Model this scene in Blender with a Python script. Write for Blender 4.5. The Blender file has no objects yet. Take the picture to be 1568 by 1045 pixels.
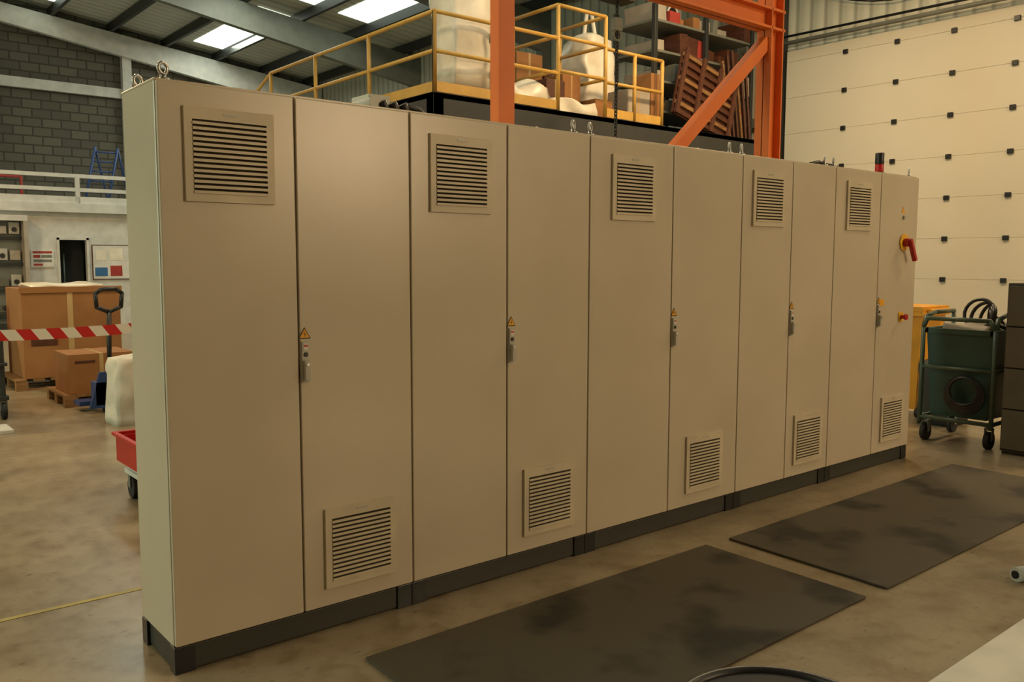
import bpy, bmesh, math, random
import numpy as np
from mathutils import Vector, Matrix, noise
random.seed(4)
sc=bpy.context.scene
try:
    sc.view_settings.view_transform='Standard'
    sc.view_settings.look='None'
except Exception: pass
COL=sc.collection

# ---------------------------------------------------------------- materials
def lin(c):
    return tuple((v/12.92 if v<=0.04045 else ((v+0.055)/1.055)**2.4) for v in [x/255 for x in c])+(1,)
def mat(name,c,rough=.5,metal=0,c2=None,scale=5,bump=0,bscale=100,emit=0,detail=4,spec=.5,stretch=None,lo=.35,hi=.65):
    m=bpy.data.materials.new(name);m.use_nodes=True
    nt=m.node_tree;b=nt.nodes['Principled BSDF'];L=nt.links
    b.inputs['Base Color'].default_value=lin(c);b.inputs['Roughness'].default_value=rough
    b.inputs['Metallic'].default_value=metal
    b.inputs['Specular IOR Level'].default_value=spec
    tc=nt.nodes.new('ShaderNodeTexCoord')
    src=tc.outputs['Object']
    if stretch:
        mp=nt.nodes.new('ShaderNodeMapping');mp.inputs['Scale'].default_value=stretch
        L.new(src,mp.inputs[0]);src=mp.outputs[0]
    if c2 is None: c2=tuple(min(255,int(x*.93)) for x in c)
    n=nt.nodes.new('ShaderNodeTexNoise');n.inputs['Scale'].default_value=scale;n.inputs['Detail'].default_value=detail
    L.new(src,n.inputs['Vector'])
    r=nt.nodes.new('ShaderNodeValToRGB');r.color_ramp.elements[0].color=lin(c);r.color_ramp.elements[1].color=lin(c2)
    r.color_ramp.elements[0].position=lo;r.color_ramp.elements[1].position=hi
    L.new(n.outputs['Fac'],r.inputs[0]);L.new(r.outputs[0],b.inputs['Base Color'])
    if bump:
        n2=nt.nodes.new('ShaderNodeTexNoise');n2.inputs['Scale'].default_value=bscale;n2.inputs['Detail'].default_value=2
        L.new(tc.outputs['Object'],n2.inputs['Vector'])
        bp=nt.nodes.new('ShaderNodeBump');bp.inputs['Strength'].default_value=bump;bp.inputs['Distance'].default_value=.002
        L.new(n2.outputs['Fac'],bp.inputs['Height']);L.new(bp.outputs[0],b.inputs['Normal'])
    if emit:
        b.inputs['Emission Color'].default_value=lin(c);b.inputs['Emission Strength'].default_value=emit
    return m

M={}
M['cab']=mat('cabinet_paint',(199,187,166),.29,c2=(192,180,159),scale=2,bump=.06,bscale=220)
M['dark']=mat('dark_gap',(22,22,22),.7)
M['ventdark']=mat('vent_recess_shade',(62,54,42),.9)  # dark plate colour stands in for recess shade between the louvres
M['black']=mat('black_plastic',(24,24,26),.4)
M['plinth']=mat('plinth_steel',(54,54,48),.5)
M['plinthc']=mat('plinth_corner',(26,28,30),.35)
M['vent']=mat('vent_plastic',(208,195,170),.45)
M['chrome']=mat('zinc_steel',(190,190,190),.3,1)
M['grey']=mat('handle_grey',(185,182,172),.35)
M['yellow']=mat('safety_yellow',(235,180,20),.45)
M['red']=mat('signal_red',(190,25,20),.4)
M['orange']=mat('orange_steel',(222,118,50),.5,c2=(210,106,42),scale=1.5)
M['railyel']=mat('yellow_rail_paint',(206,162,78),.5)
M['lineyel']=mat('worn_line_paint',(176,160,84),.6,c2=(150,138,84),scale=12)
M['white']=mat('white_paint',(215,213,205),.55)
M['wrap']=mat('white_plastic_wrap',(236,230,214),.35,c2=(222,212,190),scale=4,bump=.6,bscale=12)
M['card']=mat('cardboard',(160,112,66),.85,c2=(146,100,56),scale=3)
M['cardtape']=mat('parcel_tape',(190,160,110),.3)
M['wood']=mat('pallet_wood',(150,112,68),.8,c2=(118,84,48),scale=4,stretch=(1,8,8))
M['dwood']=mat('dark_wood',(92,50,28),.6,c2=(70,36,20),scale=4,stretch=(8,1,8))
M['fascia']=mat('mezzanine_steel',(52,54,52),.6)
M['steel']=mat('grey_steel',(120,122,112),.55)
M['dsteel']=mat('dark_steel',(45,47,45),.5)
M['green']=mat('green_plastic',(34,68,62),.45)
M['frame']=mat('trolley_tube',(70,88,74),.4)
M['file']=mat('filing_grey',(104,100,88),.5)
M['blue']=mat('blue_paint',(30,60,110),.45)
M['rubber']=mat('black_rubber',(26,26,26),.7)
M['ybin']=mat('yellow_bin',(215,150,20),.5)
M['cloth']=mat('white_cloth',(215,210,195),.9,bump=.4,bscale=30)
M['paper']=mat('paper',(225,222,212),.8)
M['inkred']=mat('print_red',(170,60,50),.8)
M['inkblue']=mat('print_blue',(60,110,160),.8)
M['doordark']=mat('dark_doorway',(14,20,16),.8)
M['warn']=mat('warning_yellow',(240,170,10),.5)
M['fab']=mat('grey_bag',(175,165,150),.8)

def nodemat(name):
    m=bpy.data.materials.new(name);m.use_nodes=True
    return m,m.node_tree,m.node_tree.nodes['Principled BSDF']
def floor_mat():
    m,nt,b=nodemat('painted_concrete_floor');L=nt.links
    tc=nt.nodes.new('ShaderNodeTexCoord')
    def nz(scale,detail,rough=.5,stretch=None):
        n=nt.nodes.new('ShaderNodeTexNoise');n.inputs['Scale'].default_value=scale;n.inputs['Detail'].default_value=detail;n.inputs['Roughness'].default_value=rough
        if stretch:
            mp=nt.nodes.new('ShaderNodeMapping');mp.inputs['Scale'].default_value=stretch;L.new(tc.outputs['Object'],mp.inputs[0]);L.new(mp.outputs[0],n.inputs[0])
        else: L.new(tc.outputs['Object'],n.inputs[0])
        return n
    def ramp(n,p0,c0,p1,c1):
        r=nt.nodes.new('ShaderNodeValToRGB');r.color_ramp.elements[0].position=p0;r.color_ramp.elements[1].position=p1
        r.color_ramp.elements[0].color=lin(c0);r.color_ramp.elements[1].color=lin(c1);L.new(n.outputs[0],r.inputs[0]);return r.outputs[0]
    def mul(a,c):
        mx=nt.nodes.new('ShaderNodeMix');mx.data_type='RGBA';mx.blend_type='MULTIPLY';mx.inputs[0].default_value=1
        L.new(a,mx.inputs[6]);L.new(c,mx.inputs[7]);return mx.outputs[2]
    W_=(255,255,255)
    n=nz(.7,8,.65);n2=nz(9,6)
    c=ramp(n,.3,(134,121,99),.7,(164,151,127))
    c=mul(c,ramp(n2,.28,(226,220,210),.5,W_))
    c=mul(c,ramp(nz(38,3,.5,(.5,1,1)),.24,(160,155,145),.36,W_))
    c=mul(c,ramp(nz(2.3,9,.7),.3,(204,195,182),.55,W_))
    L.new(c,b.inputs['Base Color'])
    rr=nt.nodes.new('ShaderNodeMapRange');rr.inputs[3].default_value=.2;rr.inputs[4].default_value=.4
    L.new(n.outputs[0],rr.inputs[0]);L.new(rr.outputs[0],b.inputs['Roughness'])
    bp=nt.nodes.new('ShaderNodeBump');bp.inputs['Strength'].default_value=.15;bp.inputs['Distance'].default_value=.003
    L.new(n2.outputs[0],bp.inputs['Height']);L.new(bp.outputs[0],b.inputs['Normal'])
    return m
M['floor']=floor_mat()
def block_mat():
    m,nt,b=nodemat('grey_blockwork');L=nt.links
    tc=nt.nodes.new('ShaderNodeTexCoord')
    mp=nt.nodes.new('ShaderNodeMapping');mp.inputs['Rotation'].default_value=(math.pi/2,0,0)
    L.new(tc.outputs['Object'],mp.inputs[0])
    br=nt.nodes.new('ShaderNodeTexBrick')
    br.inputs['Color1'].default_value=lin((104,100,88));br.inputs['Color2'].default_value=lin((88,85,76));br.inputs['Mortar'].default_value=lin((68,65,58))
    br.inputs['Scale'].default_value=1;br.inputs['Brick Width'].default_value=.46;br.inputs['Row Height'].default_value=.235;br.inputs['Mortar Size'].default_value=.02
    L.new(mp.outputs[0],br.inputs[0]);L.new(br.outputs[0],b.inputs['Base Color']);b.inputs['Roughness'].default_value=.95
    return m
M['block']=block_mat()
def ribbed(name,c,c2,axis,sc_):
    m,nt,b=nodemat(name);L=nt.links
    tc=nt.nodes.new('ShaderNodeTexCoord')
    w=nt.nodes.new('ShaderNodeTexWave');w.bands_direction=axis;w.inputs['Scale'].default_value=sc_;w.inputs['Distortion'].default_value=0
    L.new(tc.outputs['Object'],w.inputs[0])
    r=nt.nodes.new('ShaderNodeValToRGB');r.color_ramp.elements[0].color=lin(c2);r.color_ramp.elements[1].color=lin(c);r.color_ramp.elements[1].position=.25
    L.new(w.outputs['Fac'],r.inputs[0]);L.new(r.outputs[0],b.inputs['Base Color']);b.inputs['Roughness'].default_value=.5
    bp=nt.nodes.new('ShaderNodeBump');bp.inputs['Strength'].default_value=.6;bp.inputs['Distance'].default_value=.02
    L.new(w.outputs['Fac'],bp.inputs['Height']);L.new(bp.outputs[0],b.inputs['Normal'])
    return m
M['clad']=ribbed('ribbed_cladding',(205,203,185),(165,163,148),'Y',1.2)
M['roof']=ribbed('roof_liner',(206,206,190),(180,180,166),'Y',1.0)
M['ddoor']=mat('sectional_door_panel',(210,204,187),.55,c2=(204,198,180),scale=.6)
M['matt']=mat('worn_rubber_mat',(36,33,28),.7,c2=(78,72,60),scale=2.4,bump=.4,bscale=150,detail=10,lo=.36,hi=.5)
M['lamp']=mat('added_lamp_glow',(255,236,200),.5,emit=14)  # glowing face of the added, unseen light fixtures
M['sky']=mat('rooflight_glow',(235,245,225),.5,emit=2.2)
def tape_mat():
    m,nt,b=nodemat('barrier_tape');L=nt.links
    tc=nt.nodes.new('ShaderNodeTexCoord')
    mp=nt.nodes.new('ShaderNodeMapping');mp.inputs['Rotation'].default_value=(0,math.radians(35),0)
    L.new(tc.outputs['Object'],mp.inputs[0])
    w=nt.nodes.new('ShaderNodeTexWave');w.bands_direction='X';w.inputs['Scale'].default_value=1.75
    L.new(mp.outputs[0],w.inputs[0])
    r=nt.nodes.new('ShaderNodeValToRGB');r.color_ramp.interpolation='CONSTANT'
    r.color_ramp.elements[0].color=lin((200,30,28));r.color_ramp.elements[1].color=lin((235,230,220));r.color_ramp.elements[1].position=.5
    L.new(w.outputs['Fac'],r.inputs[0]);L.new(r.outputs[0],b.inputs['Base Color'])
    return m
M['tape']=tape_mat()

# ---------------------------------------------------------------- mesh builder
class B:
    def __init__(s,name):
        s.name=name;s.bm=bmesh.new();s.mats=[]
    def mi(s,m):
        if m not in s.mats:s.mats.append(m)
        return s.mats.index(m)
    def _fin(s,geom,m,smooth=False):
        i=s.mi(m)
        for f in geom:
            f.material_index=i;f.smooth=smooth
    def box(s,lo,hi,m,rot=None,pivot=None):
        lo=Vector(lo);hi=Vector(hi);c=(lo+hi)/2;d=hi-lo
        r=bmesh.ops.create_cube(s.bm,size=1)
        mt=Matrix.Translation(c)@Matrix.Diagonal((*d,1))
        if rot is not None:
            p=Vector(pivot) if pivot is not None else c
            mt=Matrix.Translation(p)@rot@Matrix.Translation(-p)@mt
        bmesh.ops.transform(s.bm,matrix=mt,verts=r['verts'])
        s._fin({f for v in r['verts'] for f in v.link_faces},m)
        return s
    def rod(s,a,b,r,m,seg=14,r2=None,caps=True):
        a=Vector(a);b=Vector(b);d=b-a
        g=bmesh.ops.create_cone(s.bm,cap_ends=caps,segments=seg,radius1=r,radius2=r if r2 is None else r2,depth=d.length)
        mt=Matrix.Translation((a+b)/2)@d.to_track_quat('Z','Y').to_matrix().to_4x4()
        bmesh.ops.transform(s.bm,matrix=mt,verts=g['verts'])
        fs={f for v in g['verts'] for f in v.link_faces}
        i=s.mi(m)
        for f in fs:
            f.material_index=i;f.smooth=len(f.verts)==4
        return s
    def beam(s,a,b,w,h,m):
        a=Vector(a);b=Vector(b);d=b-a
        g=bmesh.ops.create_cube(s.bm,size=1)
        mt=Matrix.Translation((a+b)/2)@d.to_track_quat('Z','Y').to_matrix().to_4x4()@Matrix.Diagonal((w,h,d.length,1))
        bmesh.ops.transform(s.bm,matrix=mt,verts=g['verts'])
        s._fin({f for v in g['verts'] for f in v.link_faces},m);return s
    def tube(s,pts,r,m,seg=10):
        for i in range(len(pts)-1): s.rod(pts[i],pts[i+1],r,m,seg)
        for p in pts[1:-1]: s.ball(p,r,m,8)
        return s
    def ball(s,p,r,m,seg=12,scale=(1,1,1)):
        g=bmesh.ops.create_uvsphere(s.bm,u_segments=seg,v_segments=max(6,seg//2+2),radius=r)
        bmesh.ops.transform(s.bm,matrix=Matrix.Translation(p)@Matrix.Diagonal((*scale,1)),verts=g['verts'])
        s._fin({f for v in g['verts'] for f in v.link_faces},m,True);return s
    def torus(s,c,R,r,m,mt=None,seg=20,rs=8,sx=1):
        vs=[]
        mt=Matrix.Translation(c)@(mt if mt is not None else Matrix.Identity(4))
        for i in range(seg):
            a=2*math.pi*i/seg;row=[]
            for j in range(rs):
                b=2*math.pi*j/rs
                row.append(s.bm.verts.new(mt@Vector(((R+r*math.cos(b))*math.cos(a)*sx,(R+r*math.cos(b))*math.sin(a),r*math.sin(b)))))
            vs.append(row)
        fs=[s.bm.faces.new((vs[i][j],vs[(i+1)%seg][j],vs[(i+1)%seg][(j+1)%rs],vs[i][(j+1)%rs])) for i in range(seg) for j in range(rs)]
        s._fin(fs,m,True);return s
    def poly(s,pts,m,thick=None):
        vs=[s.bm.verts.new(p) for p in pts];f=s.bm.faces.new(vs);fs=[f]
        if thick is not None:
            e=bmesh.ops.extrude_face_region(s.bm,geom=[f]);nv=[x for x in e['geom'] if isinstance(x,bmesh.types.BMVert)]
            bmesh.ops.translate(s.bm,vec=thick,verts=nv)
            fs=list({ff for v in vs+nv for ff in v.link_faces})
        s._fin(fs,m);return s
    def lump(s,lo,hi,m,amp=.05,cuts=7,freq=3,seed=0,taper=0):
        lo=Vector(lo);hi=Vector(hi);c=(lo+hi)/2;d=hi-lo
        t=bmesh.new();bmesh.ops.create_cube(t,size=1)
        bmesh.ops.subdivide_edges(t,edges=t.edges[:],cuts=cuts,use_grid_fill=True)
        for v in t.verts:
            p=v.co.copy();bot=p.z<-.49
            p=p.lerp(p.normalized()*.62,.28)
            k=1-taper*(p.z+.5)
            w=Vector((p.x*d.x*k,p.y*d.y*k,p.z*d.z))+c
            w+=noise.noise_vector(w*freq+Vector((seed,seed,0)))*amp
            if bot: w.z=lo.z
            w.z=max(w.z,lo.z)
            v.co=w
        s._fin(t.faces,m,True)
        me=bpy.data.meshes.new('tmp');t.to_mesh(me);t.free();s.bm.from_mesh(me);bpy.data.meshes.remove(me);return s
    def done(s,bevel=0,parent=None,seg=2):
        bmesh.ops.recalc_face_normals(s.bm,faces=s.bm.faces[:])
        me=bpy.data.meshes.new(s.name);s.bm.to_mesh(me);s.bm.free()
        for m in s.mats: me.materials.append(M[m])
        ob=bpy.data.objects.new(s.name,me);COL.objects.link(ob)
        if bevel:
            md=ob.modifiers.new('bevel','BEVEL');md.width=bevel;md.segments=seg;md.limit_method='ANGLE';md.angle_limit=math.radians(50)
        if parent: ob.parent=parent
        return ob
def empty(name):
    e=bpy.data.objects.new(name,None);COL.objects.link(e);e.empty_display_size=.1;return e
def RX(a):return Matrix.Rotation(math.radians(a),4,'X')
def RY(a):return Matrix.Rotation(math.radians(a),4,'Y')
def RZ(a):return Matrix.Rotation(math.radians(a),4,'Z')

# ---------------------------------------------------------------- room
XR=12.4;YB=22.8;XL=-9;YF=-16
roofz=lambda x:7.1+.12*(XR-x) if x>2 else 7.1+.12*(XR-2)-.12*(2-x)
B('floor').box((XL,YF,-.2),(XR,YB,0),'floor').done()
B('wall_back').box((XL,YB,0),(XR,YB+.3,8.6),'block').done()
B('wall_front').box((XL,YF-.3,0),(XR,YF,8.6),'clad').done()
B('wall_left').box((XL-.3,YF,0),(XL,YB,8.6),'clad').done()
B('wall_right').box((XR,YF,0),(XR+.3,YB,7.3),'clad').done()
b=B('ceiling')
for xa,xb in ((2,XR+.3),(XL-.3,2)):
    b.poly([(xa,YF,roofz(xa)),(xb,YF,roofz(xb)),(xb,YB+.3,roofz(xb)),(xa,YB+.3,roofz(xa))],'roof',Vector((0,0,.12)))
b.done()
b=B('trim_roof_purlins')
for i in range(15):
    x=XR-.5-i*1.45
    if x<XL+.3:break
    z=roofz(x)
    b.box((x-.045,YF,z-.24),(x+.045,YB,z-.02),'dsteel')
b.done()
b=B('trim_roof_rafters')
ys=[YB-.25,17.0,11.8,6.6,1.4,-3.8,-9]
for k,y in enumerate(ys):
    m='white' if k==0 else 'steel'
    for xa,xb in ((XR-.05,2),(2,XL)):
        za,zb=roofz(xa)-.25,roofz(xb)-.25
        b.poly([(xa,y-.09,za),(xb,y-.09,zb),(xb,y-.09,zb-.42),(xa,y-.09,za-.42-(.35 if xa>3 else 0))],m,Vector((0,.18,0)))
b.done()
b=B('trim_columns')
for y in ys[1:]:
    if 1.2<y<5.7: continue
    b.box((XR-.28,y-.1,0),(XR-.02,y+.1,7.0),'steel')
b.box((6.38,YB-.22,0),(6.62,YB-.01,7.45),'white')
b.box((-1.2,YB-.22,0),(-1,YB-.01,7.9),'white')
b.done()
b=B('trim_wall_rails')
b.box((XL,YB-.12,5.9),(6.5,YB-.01,6.16),'white')
for z in (3.9,5.6): b.box((XR-.12,6.2,z-.08),(XR-.01,YB-.3,z+.08),'steel')
b.done()
b=B('window_1')
for i,x in enumerate((4.3,7.2,8.65,10.1)):
    za,zb=roofz(x-.5),roofz(x+.5)
    for ya,yb in ((13,16.3),(17.6,22),(2,5.6),(-8,-4.6)):
        if x in(7.2,10.1) and ya>16: continue
        b.poly([(x-.5,ya,za-.012),(x+.5,ya,zb-.012),(x+.5,yb,zb-.012),(x-.5,yb,za-.012)],'sky',Vector((0,0,.008)))
b.done()
b=B('door_1')
ya,yb=-1.6,5.62
z=0
while z<5.0:
    b.box((XR-.09,ya,z+.001),(XR-.01,yb,min(z+.604,5.02)),'ddoor');z+=.605
for yy in (4.54,3.69,2.84,1.99,1.14,.29,-.56):
    for i in range(8):
        zz=.6+i*.605
        b.box((XR-.12,yy-.04,zz-.035),(XR-.09,yy+.04,zz+.035),'black')
b.done(.004)
b=B('trim_door_track')
b.box((XR-.2,5.66,0),(XR-.02,5.86,6.9),'dsteel')
b.rod((XR-.3,5.72,0),(XR-.3,5.72,6.6),.035,'black')
b.rod((XR-.25,5.9,5.12),(XR-.25,-1.6,5.08),.035,'steel')
b.rod((XR-.3,5.9,5.22),(XR-.3,-1.6,5.14),.02,'black')
pts=[(XR-.12,y,5.75+.28*math.sin(y*1.3)) for y in np.linspace(-1,5.5,24)]
b.tube(pts,.014,'black',6)
b.box((XR-.2,-1.85,0),(XR-.02,-1.64,6.9),'dsteel')
b.done()

# ---------------------------------------------------------------- office with walkway
b=B('office_block')
X0,X1=-6,7.5
b.box((X0,18,0),(3.6,18.12,2.5),'white')
b.box((3.6,18,1.9),(4.15,18.12,2.5),'white')
b.box((4.15,18,0),(X1,18.12,2.5),'white')
b.box((X1-.12,18,0),(X1,YB-.3,2.5),'white')
b.box((3.6,18.3,0),(4.15,18.35,1.9),'doordark')
b.box((3.55,17.97,0),(3.6,18.02,1.95),'white').box((4.15,17.97,0),(4.2,18.02,1.95),'white').box((3.55,17.97,1.9),(4.2,18.02,1.96),'white')
b.rod((3.72,18.2,0),(3.72,18.2,1.6),.02,'frame')
b.box((X0,17.85,2.5),(X1,YB-.3,2.7),'white')
b.done()
b=B('walkway_railing')
for z in (3.0,3.3): b.box((X0,17.9,z-.04),(X1,17.96,z+.04),'white')
b.box((X0,17.9,2.7),(X1,17.94,2.85),'white')
for x in (-4.5,-2.6,-.7,1.9,4.0,6.1): b.box((x-.045,17.9,2.7),(x+.045,17.98,3.3),'white')
b.done()
b=B('red_pipe')
b.tube([(-3,19.5,3.35),(3.2,19.5,3.35),(3.2,19.5,2.7)],.03,'inkred').done()
b=B('step_ladder')
for dx in (0,.5):
    b.rod((4.3+dx,18.6,2.71),(4.7+dx,19.1,4.1),.03,'blue');b.rod((5.1+dx,19.6,2.71),(4.7+dx,19.1,4.1),.025,'blue')
for i in range(6):
    t=(i+.5)/6;b.rod((4.3+.4*t,18.6+.5*t,2.7+1.4*t),(4.8+.4*t,18.6+.5*t,2.7+1.4*t),.02,'blue')
b.done()
b=B('open_control_panel')
b.box((2.0,17.6,0),(2.08,17.95,2.28),'dwood').box((2.85,17.6,0),(2.93,17.95,2.28),'fab').box((2.0,17.6,2.28),(2.93,17.95,2.4),'white').box((2.08,17.6,0),(2.85,17.95,.12),'dsteel')
b.box((2.08,17.9,.12),(2.85,17.95,2.28),'steel')
for k,z in enumerate((.3,.85,1.4,1.95)):
    b.box((2.08,17.82,z-.06),(2.85,17.9,z),'dsteel')
    for j in range(3):
        x=2.13+j*.24
        b.box((x,17.8,z+.06),(x+.19,17.9,z+.06+random.choice((.16,.2,.24))),random.choice(['grey','fab','grey','file']))
        if (j+k)%2: b.rod((x+.095,17.77,z+.15),(x+.095,17.8,z+.15),.05,'black')
b.done()
def sign(name,x0,x1,z0,z1,frame,inks):
    b=B(name);y=17.97
    b.box((x0,y,z0),(x1,y+.028,z1),frame)
    b.box((x0+.02,y-.006,z0+.02),(x1-.02,y,z1-.02),'paper')
    for i,(a,c,d,e,m) in enumerate(inks):
        w=x1-x0;h=z1-z0
        b.box((x0+a*w,y-.01,z0+c*h),(x0+d*w,y-.006,z0+e*h),m)
    b.done()
sign('wall_poster',3.03,3.48,1.3,1.68,'paper',[(.08,.8,.92,.92,'inkred'),(.1,.55,.4,.7,'inkred'),(.45,.55,.9,.7,'steel'),(.1,.3,.9,.45,'steel'),(.1,.1,.5,.22,'inkred')])
sign('notice_board',4.25,5.3,1.02,1.8,'dwood',[(.05,.1,.3,.35,'inkblue'),(.35,.55,.62,.9,'wrap'),(.36,.1,.6,.4,'inkred'),(.08,.55,.28,.85,'wrap')])

# ---------------------------------------------------------------- electrical cabinet
root=empty('electrical_cabinet')
xs=[0,.502,1.011,1.531,2.054,2.680,3.296,3.811,4.308,4.899,5.451]
D=.38;H=2.1;P=.1;L_=xs[-1]
b=B('carcass')
for i in range(0,10,2):
    b.box((xs[i]+.002,.018,P),(xs[i+2]-.002,D,H),'cab')
b.box((.01,.012,P+.01),(L_-.01,.03,H-.01),'dark')
b.done(.006,root)
b=B('roof_rain_trim')
b.box((0,0.012,H-.004),(L_,D+.004,H+.004),'cab').done(.002,root)
for i in range(10):
    b=B('door_panel_%d'%(i+1));g=.0035
    b.box((xs[i]+g,-.006,P+.006),(xs[i+1]-g,.012,H-.006),'cab');b.done(.004,root,3)
def ventat(cx,cz,n):
    w,h=.326,.325
    b=B('vent_%d'%n)
    x0,x1,z0,z1=cx-w/2,cx+w/2,cz-h/2,cz+h/2
    y=-.006
    fl=.028
    b.box((x0,y-.012,z0+.028),(x0+fl,y,z1-.042),'vent').box((x1-fl,y-.012,z0+.028),(x1,y,z1-.042),'vent')
    b.box((x0,y-.012,z1-.042),(x1,y,z1),'vent').box((x0,y-.012,z0),(x1,y,z0+.028),'vent')
    b.box((x0+fl,y-.002,z0+.02),(x1-fl,y,z1-.03),'ventdark')
    n_=14;zz0=z0+.028;zz1=z1-.042;p=(zz1-zz0)/n_
    for k in range(n_):
        b.box((x0+fl,y-.0165,zz0+k*p+p*.02),(x1-fl,y-.012,zz0+k*p+p*.56),'vent')
    b.box((cx-.025,y-.014,z1-.022),(cx+.025,y-.011,z1-.014),'grey')
    b.done(0,root)
for i in range(10):
    cx=(xs[i]+xs[i+1])/2
    ventat(cx,1.855 if i%2==0 else .342,i+1)
def handle(x,n):
    b=B('door_handle_%d'%n)
    xc=x+.022
    b.box((xc-.015,-.016,1.02),(xc+.015,-.004,1.178),'grey')
    b.box((xc-.011,-.034,1.03),(xc+.011,-.014,1.105),'grey')
    b.rod((xc,-.036,1.09),(xc,-.014,1.09),.008,'chrome',10)
    b.rod((xc,-.02,1.128),(xc,-.014,1.128),.009,'black',12)
    b.box((xc-.010,-.018,1.144),(xc+.010,-.014,1.17),'paper')
    b.box((xc-.008,-.019,1.158),(xc+.008,-.016,1.166),'red')
    b.done(.002,root)
    b=B('warning_label_%d'%n);zc=1.188;r=.026
    b.poly([(xc-r,-.007,zc),(xc+r,-.007,zc),(xc,-.007,zc+r*1.75)],'black',Vector((0,-.001,0)))
    r2=r*.78;b.poly([(xc-r2,-.008,zc+.004),(xc+r2,-.008,zc+.004),(xc,-.008,zc+.004+r2*1.72)],'warn',Vector((0,-.0008,0)))
    b.poly([(xc-.003,-.009,zc+.02),(xc+.006,-.009,zc+.02),(xc-.001,-.009,zc+.006),(xc+.001,-.009,zc+.018),(xc-.006,-.009,zc+.018),(xc+.003,-.009,zc+.032)],'black',Vector((0,-.0006,0)))
    b.done(0,root)
for n,i in enumerate((1,3,5,7,9)): handle(xs[i],n+1)
b=B('main_isolator_switch')
cx,cz=5.25,1.62
b.rod((cx,-.006,cz),(cx,-.016,cz),.066,'yellow',8).rod((cx,-.016,cz),(cx,-.05,cz),.03,'red',20)
b.box((cx-.014,-.075,cz-.15),(cx+.014,-.045,cz+.025),'red',rot=RY(-30),pivot=(cx,-.06,cz));b.done(.003,root)
b=B('emergency_stop')
cz=1.08;b.box((cx-.035,-.012,cz-.035),(cx+.035,-.006,cz+.035),'yellow').rod((cx,-.006,cz),(cx,-.04,cz),.014,'red').rod((cx,-.04,cz),(cx,-.055,cz),.022,'red',18)
b.done(.002,root)
b=B('door_labels')
b.box((4.935,-.008,1.17),(5.0,-.006,1.215),'warn')
b.poly([(5.2,-.007,1.83),(5.25,-.007,1.83),(5.225,-.007,1.88)],'warn',Vector((0,-.001,0)))
b.rod((5.235,-.006,1.8),(5.235,-.014,1.8),.014,'chrome');b.done(0,root)
b=B('plinth')
b.box((.03,.03,0),(L_-.03,D-.02,P),'plinth')
b.box((.012,.012,.006),(L_-.012,D-.01,P-.004),'plinth')
for i in range(0,11,2):
    x=xs[i]
    a=max(x-.075,.0);c=min(x+.075,L_)
    b.box((a,.004,0),(c,.06,P),'plinthc');b.box((a,D-.06,0),(c,D-.002,P),'plinthc')
for i in (2,4,6,8): b.box((xs[i]-.004,.001,.0),(xs[i]+.004,.006,P),'dark')
b.done(.003,root)
b=B('lifting_eyes')
for (x,y) in ((.045,.05),(.045,.33),(1.99,.05),(2.105,.05),(3.235,.05),(3.35,.05),(4.25,.05),(4.36,.05),(5.40,.05),(5.4,.33),(2,.33),(3.3,.33)):
    b.rod((x,y,H),(x,y,H+.012),.022,'chrome',16).rod((x,y,H),(x,y,H+.026),.011,'chrome',12)
    b.torus((x,y,H+.045),.019,.0065,'chrome',RX(90)@RY(25))
b.done(0,root)
b=B('beacon_lamp')
b.rod((5.06,.1,H),(5.06,.1,H+.02),.035,'black',18).rod((5.06,.1,H+.02),(5.06,.1,H+.075),.03,'red',18).rod((5.06,.1,H+.075),(5.06,.1,H+.155),.031,'black',18)
b.done(.003,root)
b=B('roof_connectors')
b.box((.86,.06,H),(.96,.2,H+.06),'white').rod((.88,.05,H+.03),(.88,.2,H+.03),.024,'white',12)
for x in (.94,.99,1.04): b.rod((x,.06,H),(x-.02,.06,H+.035),.02,'black',10)
b.tube([(1.04,.06,H+.03),(1.1,.06,H+.02),(1.16,.1,H+.005)],.012,'black')
b.box((1.65,.06,H),(1.8,.1,H+.012),'inkred').box((2.2,.06,H),(2.32,.1,H+.014),'inkred')
b.tube([(4.1,.06,H+.01),(4.18,.05,H+.025),(4.3,.06,H+.015),(4.42,.06,H+.01)],.012,'black')
b.done(.002,root)

# ---------------------------------------------------------------- floor mats
def fmat(x0,x1,y0,y1):
    b=B('floor_mat')
    b.poly([(x0,y0,0.002),(x1,y0+.01,0.002),(x1+.02,y1,0.002),(x0+.03,y1,0.002)],'matt',Vector((0,0,.01)))
    b.done(.003)
fmat(.56,2.6,-1.22,-.32);fmat(2.77,5.45,-1.22,-.33)
B('trim_floor_line').box((-8,.93,0),(.4,.96,.002),'lineyel').done()

# ---------------------------------------------------------------- gantry crane
b=B('gantry_crane');y=3.0
def ibeam_col(x,z0,z1,w=.25):
    b.box((x-w/2,y-.1,z0),(x-w/2+.02,y+.1,z1),'orange');b.box((x+w/2-.02,y-.1,z0),(x+w/2,y+.1,z1),'orange')
    b.box((x-w/2,y-.008,z0),(x+w/2,y+.008,z1),'orange')
    b.box((x-.2,y-.18,0),(x+.2,y+.18,.03),'orange')
b.box((3.85,y-.06,0),(4.03,y+.06,5.0),'orange');b.box((3.7,y-.2,0),(4.13,y+.2,.03),'orange')
ibeam_col(7.95,0,5.0,.24)
b.box((3.4,y-.1,4.13),(8.1,y+.1,4.16),'orange').box((3.4,y-.1,4.34),(8.1,y+.1,4.37),'orange').box((3.4,y-.01,4.13),(8.1,y+.01,4.37),'orange')
b.beam((7.85,y,4.0),(4.03,y,.72),.11,.14,'orange')
b.done(.003)
b=B('chain_hoist')
b.box((5.22,2.9,4.0),(5.54,3.1,4.13),'dsteel')
z=4.0;k=0
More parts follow.
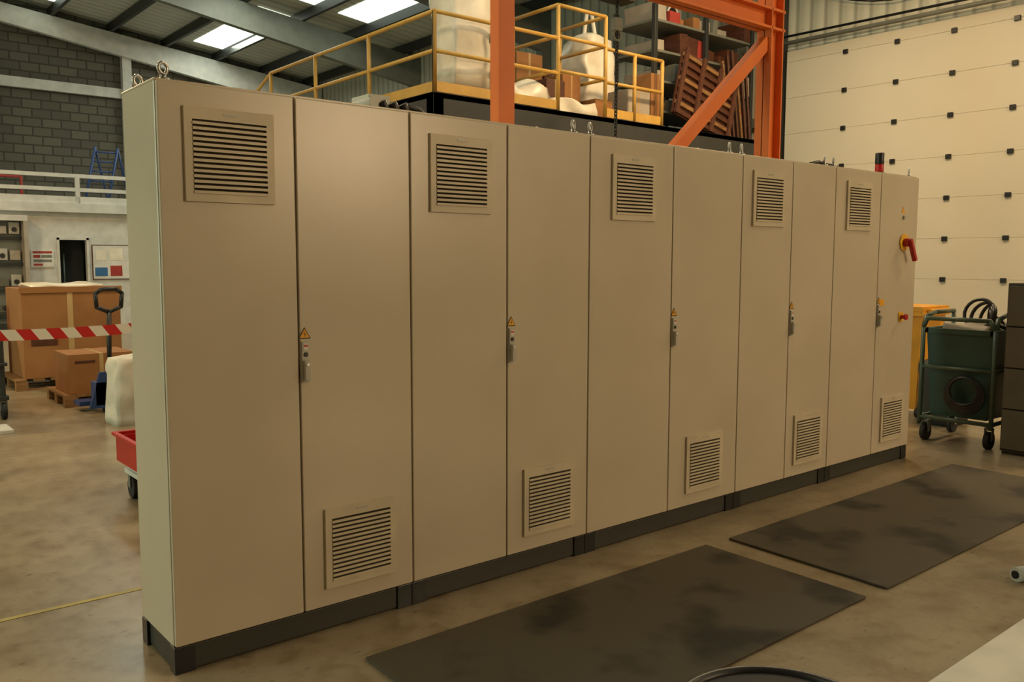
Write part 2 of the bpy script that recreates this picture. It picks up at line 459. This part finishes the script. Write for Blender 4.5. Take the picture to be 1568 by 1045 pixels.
while z>1.9:
    b.torus((5.38,3.0,z),.017,.006,'dsteel',RZ(90*(k%2))@RX(90)@Matrix.Diagonal((1,1.5,1,1)),seg=10,rs=5);z-=.037;k+=1
b.box((5.33,2.97,3.72),(5.43,3.03,3.84),'steel').torus((5.38,3,3.68),.05,.014,'steel',RX(90))
b.torus((5.38,3,1.85),.05,.014,'steel',RX(90))
b.done()

# ---------------------------------------------------------------- mezzanine
b=B('mezzanine_platform')
b.box((5.0,5.6,3.05),(11.9,5.75,3.47),'fascia').box((5.0,5.6,3.05),(5.15,13,3.47),'fascia')
b.box((5.0,5.6,3.40),(12.1,13,3.47),'fascia')
for x in (5.1,8.4,11.7):
    for yy in (5.7,9.5,12.9): b.box((x-.08,yy-.08,0),(x+.08,yy+.08,3.4),'dsteel')
b.box((5.0,12.85,3.05),(11.9,13,3.47),'fascia')
b.done(.005)
b=B('mezzanine_railing')
def rails(p,q,n,z0=3.47,h=.95):
    p=Vector(p);q=Vector(q)
    for i in range(n+1):
        a=p.lerp(q,i/n);b.rod((a.x,a.y,z0),(a.x,a.y,z0+h),.028,'railyel',10)
    for hh in (h,h*.52):
        b.rod((p.x,p.y,z0+hh),(q.x,q.y,z0+hh),.026,'railyel',10)
    b.beam((p.x,p.y,z0+.08),(q.x,q.y,z0+.08),.012,.12,'railyel')
rails((5.06,5.66,0),(5.06,10.2,0),3)
rails((5.06,5.66,0),(7.05,5.66,0),2)
rails((7.95,5.66,0),(9.15,5.66,0),2)
b.tube([(5.06,10.2,4.42),(5.06,12.6,3.5),(5.06,14.5,2.4)],.026,'railyel')
for x in (7.05,7.95):
    for yy in (5.66,6.6): b.rod((x,yy,3.47),(x,yy,4.85),.028,'railyel')
for z in (4.0,4.45,4.85):
    b.rod((7.05,5.66,z),(7.95,5.66,z),.025,'railyel');b.rod((7.05,5.66,z),(7.05,6.6,z),.025,'railyel');b.rod((7.95,5.66,z),(7.95,6.6,z),.025,'railyel')
b.done()
b=B('wrapped_pallet_stack')
b.box((5.42,5.8,3.47),(6.05,6.3,3.6),'wood').lump((5.42,5.8,3.6),(6.05,6.3,5.8),'wrap',.05,9,3).done()
b=B('plastic_sheeting')
b.lump((6.25,5.75,3.47),(7.0,6.5,3.80),'wrap',.13,9,3,3).lump((7.0,5.72,3.47),(7.9,5.95,3.66),'wrap',.1,9,4,9);b.done()
b=B('bulk_bag')
b.lump((8.2,6.3,3.47),(8.95,7.0,4.85),'wrap',.1,9,3,5,taper=.25).rod((8.4,6.6,4.6),(8.5,6.6,5.2),.03,'wrap').rod((8.75,6.6,4.6),(8.6,6.6,5.2),.03,'wrap');b.done()
b=B('storage_boxes')
for (x,y_,w,h,m) in ((7.15,6.0,.35,.5,'dwood'),(7.5,6.05,.35,.62,'card'),(7.2,6.7,.5,1.0,'card'),(8.55,5.8,.5,.5,'fab'),(8.75,7.3,.5,.95,'wrap'),(7.75,6.7,.3,.75,'dwood'),(6.5,7.4,.6,.9,'card'),(7.3,7.6,.6,1.3,'wrap'),(9.07,5.8,.2,.8,'card'),(7.95,5.85,.35,.3,'card')):
    b.box((x,y_,3.47),(x+w,y_+.4,3.47+h),m);b.box((x+w*.45,y_-.002,3.47+h*.2),(x+w*.55,y_+.402,3.47+h+.002),'cardtape')
b.done(.01)
b=B('storage_shelving')
x0,x1,y0,y1=9.3,11.75,5.95,6.75
for x in (x0,(x0+x1)/2,x1):
    for yy in (y0,y1): b.box((x-.035,yy-.035,3.47),(x+.035,yy+.035,5.35),'dsteel')
for z in (3.75,4.2,4.65,5.1):
    b.box((x0,y0,z),(x1,y1,z+.04),'steel')
    x=x0+.08
    while x<x1-.2:
        w=random.uniform(.1,.32);h=random.uniform(.1,.34)
        m=random.choice(['dwood','card','dwood','fab','wood','steel','wrap','dwood','inkred'])
        if random.random()<.8:
            b.box((x,y0+random.uniform(-.02,.1),z+.04),(x+w,y1-.1,z+.04+h),m,rot=RY(random.uniform(-8,8)))
        x+=w+.03
b.done(.006)
b=B('timber_crate')
rt=RY(14);pv=(9.9,5.8,3.5)
b.box((9.4,5.7,3.6),(10.75,5.74,4.6),'dwood',rt,pv)
for i in range(8): b.box((9.4,5.66,3.62+i*.125),(10.75,5.7,3.68+i*.125),'wood' if i%3==1 else 'dwood',rt,pv)
for i in range(4): b.box((9.4+i*.43,5.62,3.6),(9.47+i*.43,5.67,4.62),'dwood',rt,pv)
b.done(.004)
b=B('timber_planks')
for i in range(7): b.beam((6.35+i*.1,6.75,3.47),(6.5+i*.11,7.05,4.35+.12*(i%3)),.07,.03,'dwood' if i%2 else 'wood')
b.done()
b=B('timber_planks')
for i in range(6): b.beam((11.0+i*.11,5.80,3.48),(10.85+i*.12,5.87,4.7+.1*(i%3)),.08,.03,'wood' if i%3==0 else 'dwood')
b.done()
b=B('air_blower')
b.box((9.6,6.1,5.145),(10.1,6.5,5.45),'steel').rod((9.85,6.08,5.3),(9.85,6.12,5.3),.11,'black',18).torus((9.85,6.07,5.3),.12,.015,'white',RX(90));b.done(.01)

# ---------------------------------------------------------------- left area
def pallet(b,x0,y0,x1,y1,z0=0):
    for i in range(3):
        yy=y0+(y1-y0-.09)*i/2
        b.box((x0,yy,z0),(x1,yy+.09,z0+.02),'wood')
        for j in range(3):
            xx=x0+(x1-x0-.12)*j/2;b.box((xx,yy,z0+.02),(xx+.12,yy+.09,z0+.1),'wood')
    n=7
    for i in range(n):
        xx=x0+(x1-x0-.11)*i/(n-1);b.box((xx,y0,z0+.1),(xx+.11,y1,z0+.125),'wood')
b=B('pallet');pallet(b,.9,7.9,2.1,8.9);b.done()
b=B('cardboard_box')
b.box((1.0,7.95,.127),(2.05,8.85,1.15),'card').box((1.47,7.947,.13),(1.53,8.852,1.153),'cardtape')
b.box((.98,7.93,1.1),(2.07,7.945,1.17),'card').lump((1.1,8.0,1.152),(1.9,8.7,1.2),'wrap',.03,6,5).box((1.08,7.94,.5),(1.35,7.948,.6),'dwood');b.done(.006)
b=B('cardboard_box')
b.box((.5,8.6,.0),(.84,9.3,.95),'card').box((.66,8.595,.02),(.7,9.305,.955),'cardtape').box((.5,8.59,.9),(.84,8.6,.96),'wrap');b.done(.006)
b=B('pallet');pallet(b,1.06,6.38,1.8,7.18);b.done()
b=B('cardboard_box')
b.box((1.11,6.4,.127),(1.73,7.0,.53),'card').box((1.40,6.397,.13),(1.44,7.003,.533),'cardtape').box((1.17,6.395,.44),(1.36,6.4,.465),'dwood').box((1.55,6.395,.4),(1.66,6.4,.47),'dwood');b.done(.006)
b=B('pallet_truck')
X=1.36;Y=5.95
b.box((X-.14,Y-.1,.08),(X+.14,Y+.08,.3),'blue').box((X-.25,Y+.08,.06),(X-.09,Y+.3,.1),'blue').box((X+.09,Y+.08,.06),(X+.25,Y+.3,.1),'blue')
b.rod((X-.06,Y-.02,.07),(X-.02,Y-.02,.07),.07,'rubber').rod((X+.02,Y-.02,.07),(X+.06,Y-.02,.07),.07,'rubber')
b.poly([(X-.2,Y-.1,.05),(X+.2,Y-.1,.05),(X+.1,Y-.1,.4),(X-.1,Y-.1,.4)],'blue',Vector((0,.04,0)))
b.rod((X,Y-.05,.3),(X,Y-.12,.98),.022,'black')
b.tube([(X,Y-.12,.98),(X-.11,Y-.13,1.03),(X-.12,Y-.14,1.16),(X-.07,Y-.15,1.2),(X+.07,Y-.15,1.2),(X+.12,Y-.14,1.16),(X+.11,Y-.13,1.03),(X,Y-.12,.98)],.02,'black');b.done()
b=B('cloth_covered_stand')
b.rod((1.38,5.2,0),(1.38,5.2,.5),.03,'black').rod((1.38,5.2,0),(1.38,5.2,.03),.15,'black')
b.lump((1.17,5.0,.0),(1.6,5.4,.62),'cloth',.05,9,6,2,taper=.15);b.done()
b=B('red_tote_trolley')
tx,ty=.52,2.08
b.box((tx+.04,ty+.01,.16),(tx+.54,ty+.51,.19),'white')
for (x,yy) in ((tx+.08,ty+.06),(tx+.48,ty+.06),(tx+.08,ty+.46),(tx+.48,ty+.46)):
    b.rod((x-.02,yy,.07),(x+.02,yy,.07),.07,'rubber',18).box((x-.03,yy-.02,.07),(x-.024,yy+.02,.16),'steel').box((x+.024,yy-.02,.07),(x+.03,yy+.02,.16),'steel')
b.box((tx+.05,ty+.03,.19),(tx+.53,ty+.49,.24),'white')
X2,Y2=tx+.56,ty+.52
b.box((tx,ty,.24),(X2,ty+.02,.40),'red').box((tx,Y2-.02,.24),(X2,Y2,.40),'red').box((tx,ty+.02,.24),(tx+.02,Y2-.02,.40),'red').box((X2-.02,ty+.02,.24),(X2,Y2-.02,.40),'red').box((tx+.02,ty+.02,.24),(X2-.02,Y2-.02,.26),'red')
b.box((tx-.02,ty-.02,.40),(X2+.02,ty+.01,.42),'red').box((tx-.02,Y2-.01,.40),(X2+.02,Y2+.02,.42),'red').box((tx-.02,ty+.01,.40),(tx+.01,Y2-.01,.42),'red').box((X2-.01,ty+.01,.40),(X2+.02,Y2-.01,.42),'red')
b.done(.004)
b=B('barrier_tape')
N=24
for i in range(N):
    xa=-.6+i*(2.5/N);xb=xa+2.5/N
    za=.92-.05*math.sin(math.pi*i/N);zb=.92-.05*math.sin(math.pi*(i+1)/N)
    b.poly([(xa,4.9,za-.045),(xb,4.9,zb-.045),(xb,4.9,zb+.045),(xa,4.9,za+.045)],'tape')
b.done()
for x in (-.62,1.92):
    b=B('barrier_post');b.rod((x,4.9,0),(x,4.9,.02),.17,'black',24).rod((x,4.9,.02),(x,4.9,1.0),.025,'black').ball((x,4.9,1.0),.035,'black');b.done()
b=B('parts_cart')
for (x,yy) in ((.48,6.1),(.0,6.1),(.48,6.8),(.0,6.8)):
    b.rod((x-.02,yy,.08),(x+.02,yy,.08),.08,'rubber',18).box((x-.03,yy-.02,.08),(x+.03,yy+.02,.18),'steel').box((x-.02,yy-.02,.18),(x+.02,yy+.02,.8),'dsteel')
b.box((-.05,6.05,.18),(.52,6.85,.22),'dsteel').box((-.05,6.05,.5),(.52,6.85,.53),'dsteel').box((.0,6.1,.22),(.42,6.7,.42),'dwood').box((-.05,6.05,.78),(.4,6.85,.82),'card')
b.done(.004)
B('white_board_offcut').box((-.2,5.3,0),(.42,5.65,.03),'white').done(.003)

# ---------------------------------------------------------------- right area
b=B('waste_trolley')
x0,x1,y0,y1=6.2,6.75,-.30,.26
for (x,yy) in ((x0+.05,y0+.03),(x0+.05,y1-.03),(x1,y0+.03),(x1,y1-.03)):
    b.rod((x,yy-.02,.07),(x,yy+.02,.07),.07,'rubber',18).box((x-.02,yy-.03,.07),(x+.02,yy-.024,.16),'steel').box((x-.02,yy+.024,.07),(x+.02,yy+.03,.16),'steel').box((x-.02,yy-.03,.15),(x+.02,yy+.03,.17),'steel')
for z in (.2,.62): b.tube([(x0,y0,z),(x0,y1,z),(x1,y1,z),(x1,y0,z),(x0,y0,z)],.017,'frame')
for yy in (y0,y1):
    b.tube([(x0,yy,.16),(x0,yy,.95),(x0+.04,yy,1.03),(x0+.2,yy,1.06),(x1,yy,1.06),(x1,yy,.16)],.018,'frame')
b.tube([(x0,y0,.95),(x0-.02,y0+.04,1.02),(x0-.02,y1-.04,1.02),(x0,y1,.95)],.018,'frame')
lo=[(x0+.06,y0+.06,.22),(x1-.04,y0+.06,.22),(x1-.04,y1-.06,.22),(x0+.06,y1-.06,.22)]
b.poly(lo,'green')
hi=[(x0+.02,y0+.02,.92),(x1,y0+.02,.92),(x1,y1-.02,.92),(x0+.02,y1-.02,.92)]
for i in range(4):
    j=(i+1)%4;b.poly([lo[i],lo[j],hi[j],hi[i]],'green')
b.box((x0,y0,.9),(x0+.04,y1,.94),'green').box((x1-.02,y0,.9),(x1+.02,y1,.94),'green').box((x0,y0,.9),(x1,y0+.04,.94),'green').box((x0,y1-.04,.9),(x1,y1,.94),'green')
b.lump((x0+.09,y0+.09,.78),(x1-.09,y1-.09,.97),'fab',.04,7,6,4)
for k in range(5): b.torus((x0-.03-.006*k,y0+.2,.42+.008*k),.15-.01*k,.013,'black',RY(90)@RZ(20*k),sx=1)
b.done()
b=B('cable_bundle')
for k in range(6): b.torus((6.45,-.22+.03*k,1.0+.012*k),.07+.01*k,.014,'black',RX(40+25*k)@RY(15*k))
b.done()
b=B('filing_cabinet')
x0,x1,y0,y1=6.16,6.8,-.86,-.38
b.box((x0+.02,y0,.02),(x1,y1,1.32),'file').box((x0+.03,y0+.01,0),(x1-.01,y1-.01,.03),'dsteel').box((x0+.012,y0+.005,.03),(x0+.03,y1-.005,1.31),'dark')
for i in range(4):
    z0=.04+i*.318
    b.box((x0,y0+.012,z0),(x0+.02,y1-.012,z0+.306),'file').box((x0-.02,(y0+y1)/2-.06,z0+.2),(x0,(y0+y1)/2+.06,z0+.22),'chrome').box((x0-.006,(y0+y1)/2-.04,z0+.24),(x0,(y0+y1)/2+.04,z0+.28),'paper')
b.done(.004)
b=B('wheeled_bin')
x0,x1,y0,y1=7.1,7.6,.70,1.2
lo=[(x0+.06,y0+.05,.08),(x1-.06,y0+.05,.08),(x1-.06,y1-.05,.08),(x0+.06,y1-.05,.08)]
hi=[(x0,y0,1.0),(x1,y0,1.0),(x1,y1,1.0),(x0,y1,1.0)]
b.poly(lo,'ybin')
for i in range(4):
    j=(i+1)%4;b.poly([lo[i],lo[j],hi[j],hi[i]],'ybin')
b.box((x0-.03,y0-.03,.97),(x1+.03,y1+.03,1.01),'ybin').box((x0-.02,y0-.02,1.01),(x1+.02,y1+.02,1.06),'ybin').rod((x0+.05,y0-.05,1.02),(x1-.05,y0-.05,1.02),.02,'ybin')
for yy in (y0+.03,y1-.03): b.rod((x1-.08,yy-.03,.1),(x1-.08,yy+.03,.1),.1,'rubber',18);b.rod((x0+.1,yy-.03,.05),(x0+.1,yy+.03,.05),.05,'rubber',18)
b.done(.005)
b=B('dark_storage_tub')
b.lump((6.9,.3,0),(7.3,.62,.6),'dsteel',.03,7,5,1).done()
b=B('white_sheet_board')
b.box((1.75,-2.6,0),(3.6,-1.755,.02),'white').done(.003)
b=B('red_cable')
b.tube([(2.72,-1.85,.028),(2.8,-1.8,.032),(2.95,-1.79,.03),(3.2,-1.86,.03),(3.4,-1.95,.03)],.008,'red').done()
b=B('paper_roll')
b.rod((3.33,-1.55,.035),(3.75,-1.75,.035),.035,'white',20).rod((3.32,-1.545,.035),(3.335,-1.555,.035),.018,'dark',14).done()
b=B('black_drum')
cx,cy=.72,-2.0
b.rod((cx,cy,0),(cx,cy,.43),.23,'rubber',48,r2=.245).torus((cx,cy,.435),.245,.014,'black',seg=64).rod((cx,cy,.43),(cx,cy,.436),.235,'rubber',48)
b.done()

# ---------------------------------------------------------------- lighting
W=bpy.data.worlds.new('world');sc.world=W;W.use_nodes=True
W.node_tree.nodes['Background'].inputs[0].default_value=(.8,.9,1,1);W.node_tree.nodes['Background'].inputs[1].default_value=.3
def fillfix(x,y,z,p,sx=1.2,sy=.5,col=(1,.68,.35)):  # pendant fixture with area light, added out of view to brighten the hall
    b=B('added_fill_fixture')
    b.box((x-sx/2,y-sy/2,z),(x+sx/2,y+sy/2,z+.1),'white').box((x-sx/2+.04,y-sy/2+.04,z-.01),(x+sx/2-.04,y+sy/2-.04,z),'lamp')
    zr=roofz(x)
    for s_ in(-1,1): b.rod((x+s_*sx*.4,y,z+.1),(x+s_*sx*.4,y,zr-.05*s_*.0),.008,'dsteel',6)
    b.done()
    l=bpy.data.lights.new('added_fill','AREA');l.shape='RECTANGLE';l.size=sx;l.size_y=sy;l.energy=p;l.color=col
    o=bpy.data.objects.new('added_fill_lamp',l);COL.objects.link(o);o.location=(x,y,z-.03)
for (x,y,e) in ((6.5,-9,60),(0,4.5,130),(-4,0,50),(8.6,3.2,200),(-2,12,380),(9.8,-2,190)):
    fillfix(x,y,6.3,e)
for (x,y,e) in ((7.2,14.6,140),(8.65,19.8,120),(4.3,14.6,130),(4.3,3.8,90)):
    l=bpy.data.lights.new('rooflight','AREA');l.shape='RECTANGLE';l.size=.9;l.size_y=3;l.energy=e;l.color=(.95,1,.85)
    o=bpy.data.objects.new('rooflight_lamp',l);COL.objects.link(o);o.location=(x,y,roofz(x)-.12)
l=bpy.data.lights.new('daylight','AREA');l.shape='RECTANGLE';l.size=5;l.size_y=3.5;l.energy=360;l.color=(.74,1,.80)
o=bpy.data.objects.new('left_daylight',l);COL.objects.link(o);o.location=(XL+.2,4,3);o.rotation_euler=(0,math.radians(-90),0)  # unseen daylight source on the left; no window in that wall
b=B('added_glare_panel')  # unseen light added behind the camera to put glare on the second door
b.box((8.7,YF,4.1),(10.3,YF+.12,4.9),'dsteel').box((8.75,YF+.12,4.15),(10.25,YF+.13,4.85),'lamp');b.done()
l=bpy.data.lights.new('added_glare','AREA');l.shape='RECTANGLE';l.size=1.5;l.size_y=.7;l.energy=640;l.color=(1,.72,.42)
o=bpy.data.objects.new('added_glare_lamp',l);COL.objects.link(o);o.location=(9.5,YF+.16,4.5);o.rotation_euler=(math.radians(90),0,0)

# ---------------------------------------------------------------- camera
q=[-0.9811,-3.0666,1.4936,0.8779,-0.094,0.0019,1.6268]
cam=bpy.data.cameras.new('camera');co=bpy.data.objects.new('camera',cam);COL.objects.link(co)
yaw,p,rr=q[3:6]
f=Vector((math.cos(yaw)*math.cos(p),math.sin(yaw)*math.cos(p),math.sin(p)))
ri=Vector((math.sin(yaw),-math.cos(yaw),0));up=ri.cross(f)
r2=ri*math.cos(rr)+up*math.sin(rr);u2=-ri*math.sin(rr)+up*math.cos(rr)
mt=Matrix((r2,u2,-f)).transposed().to_4x4();mt.translation=Vector(q[:3]);co.matrix_world=mt
cam.sensor_width=36;cam.lens=q[6]*1000/1920*36;cam.clip_start=.05;cam.clip_end=200
sc.camera=co
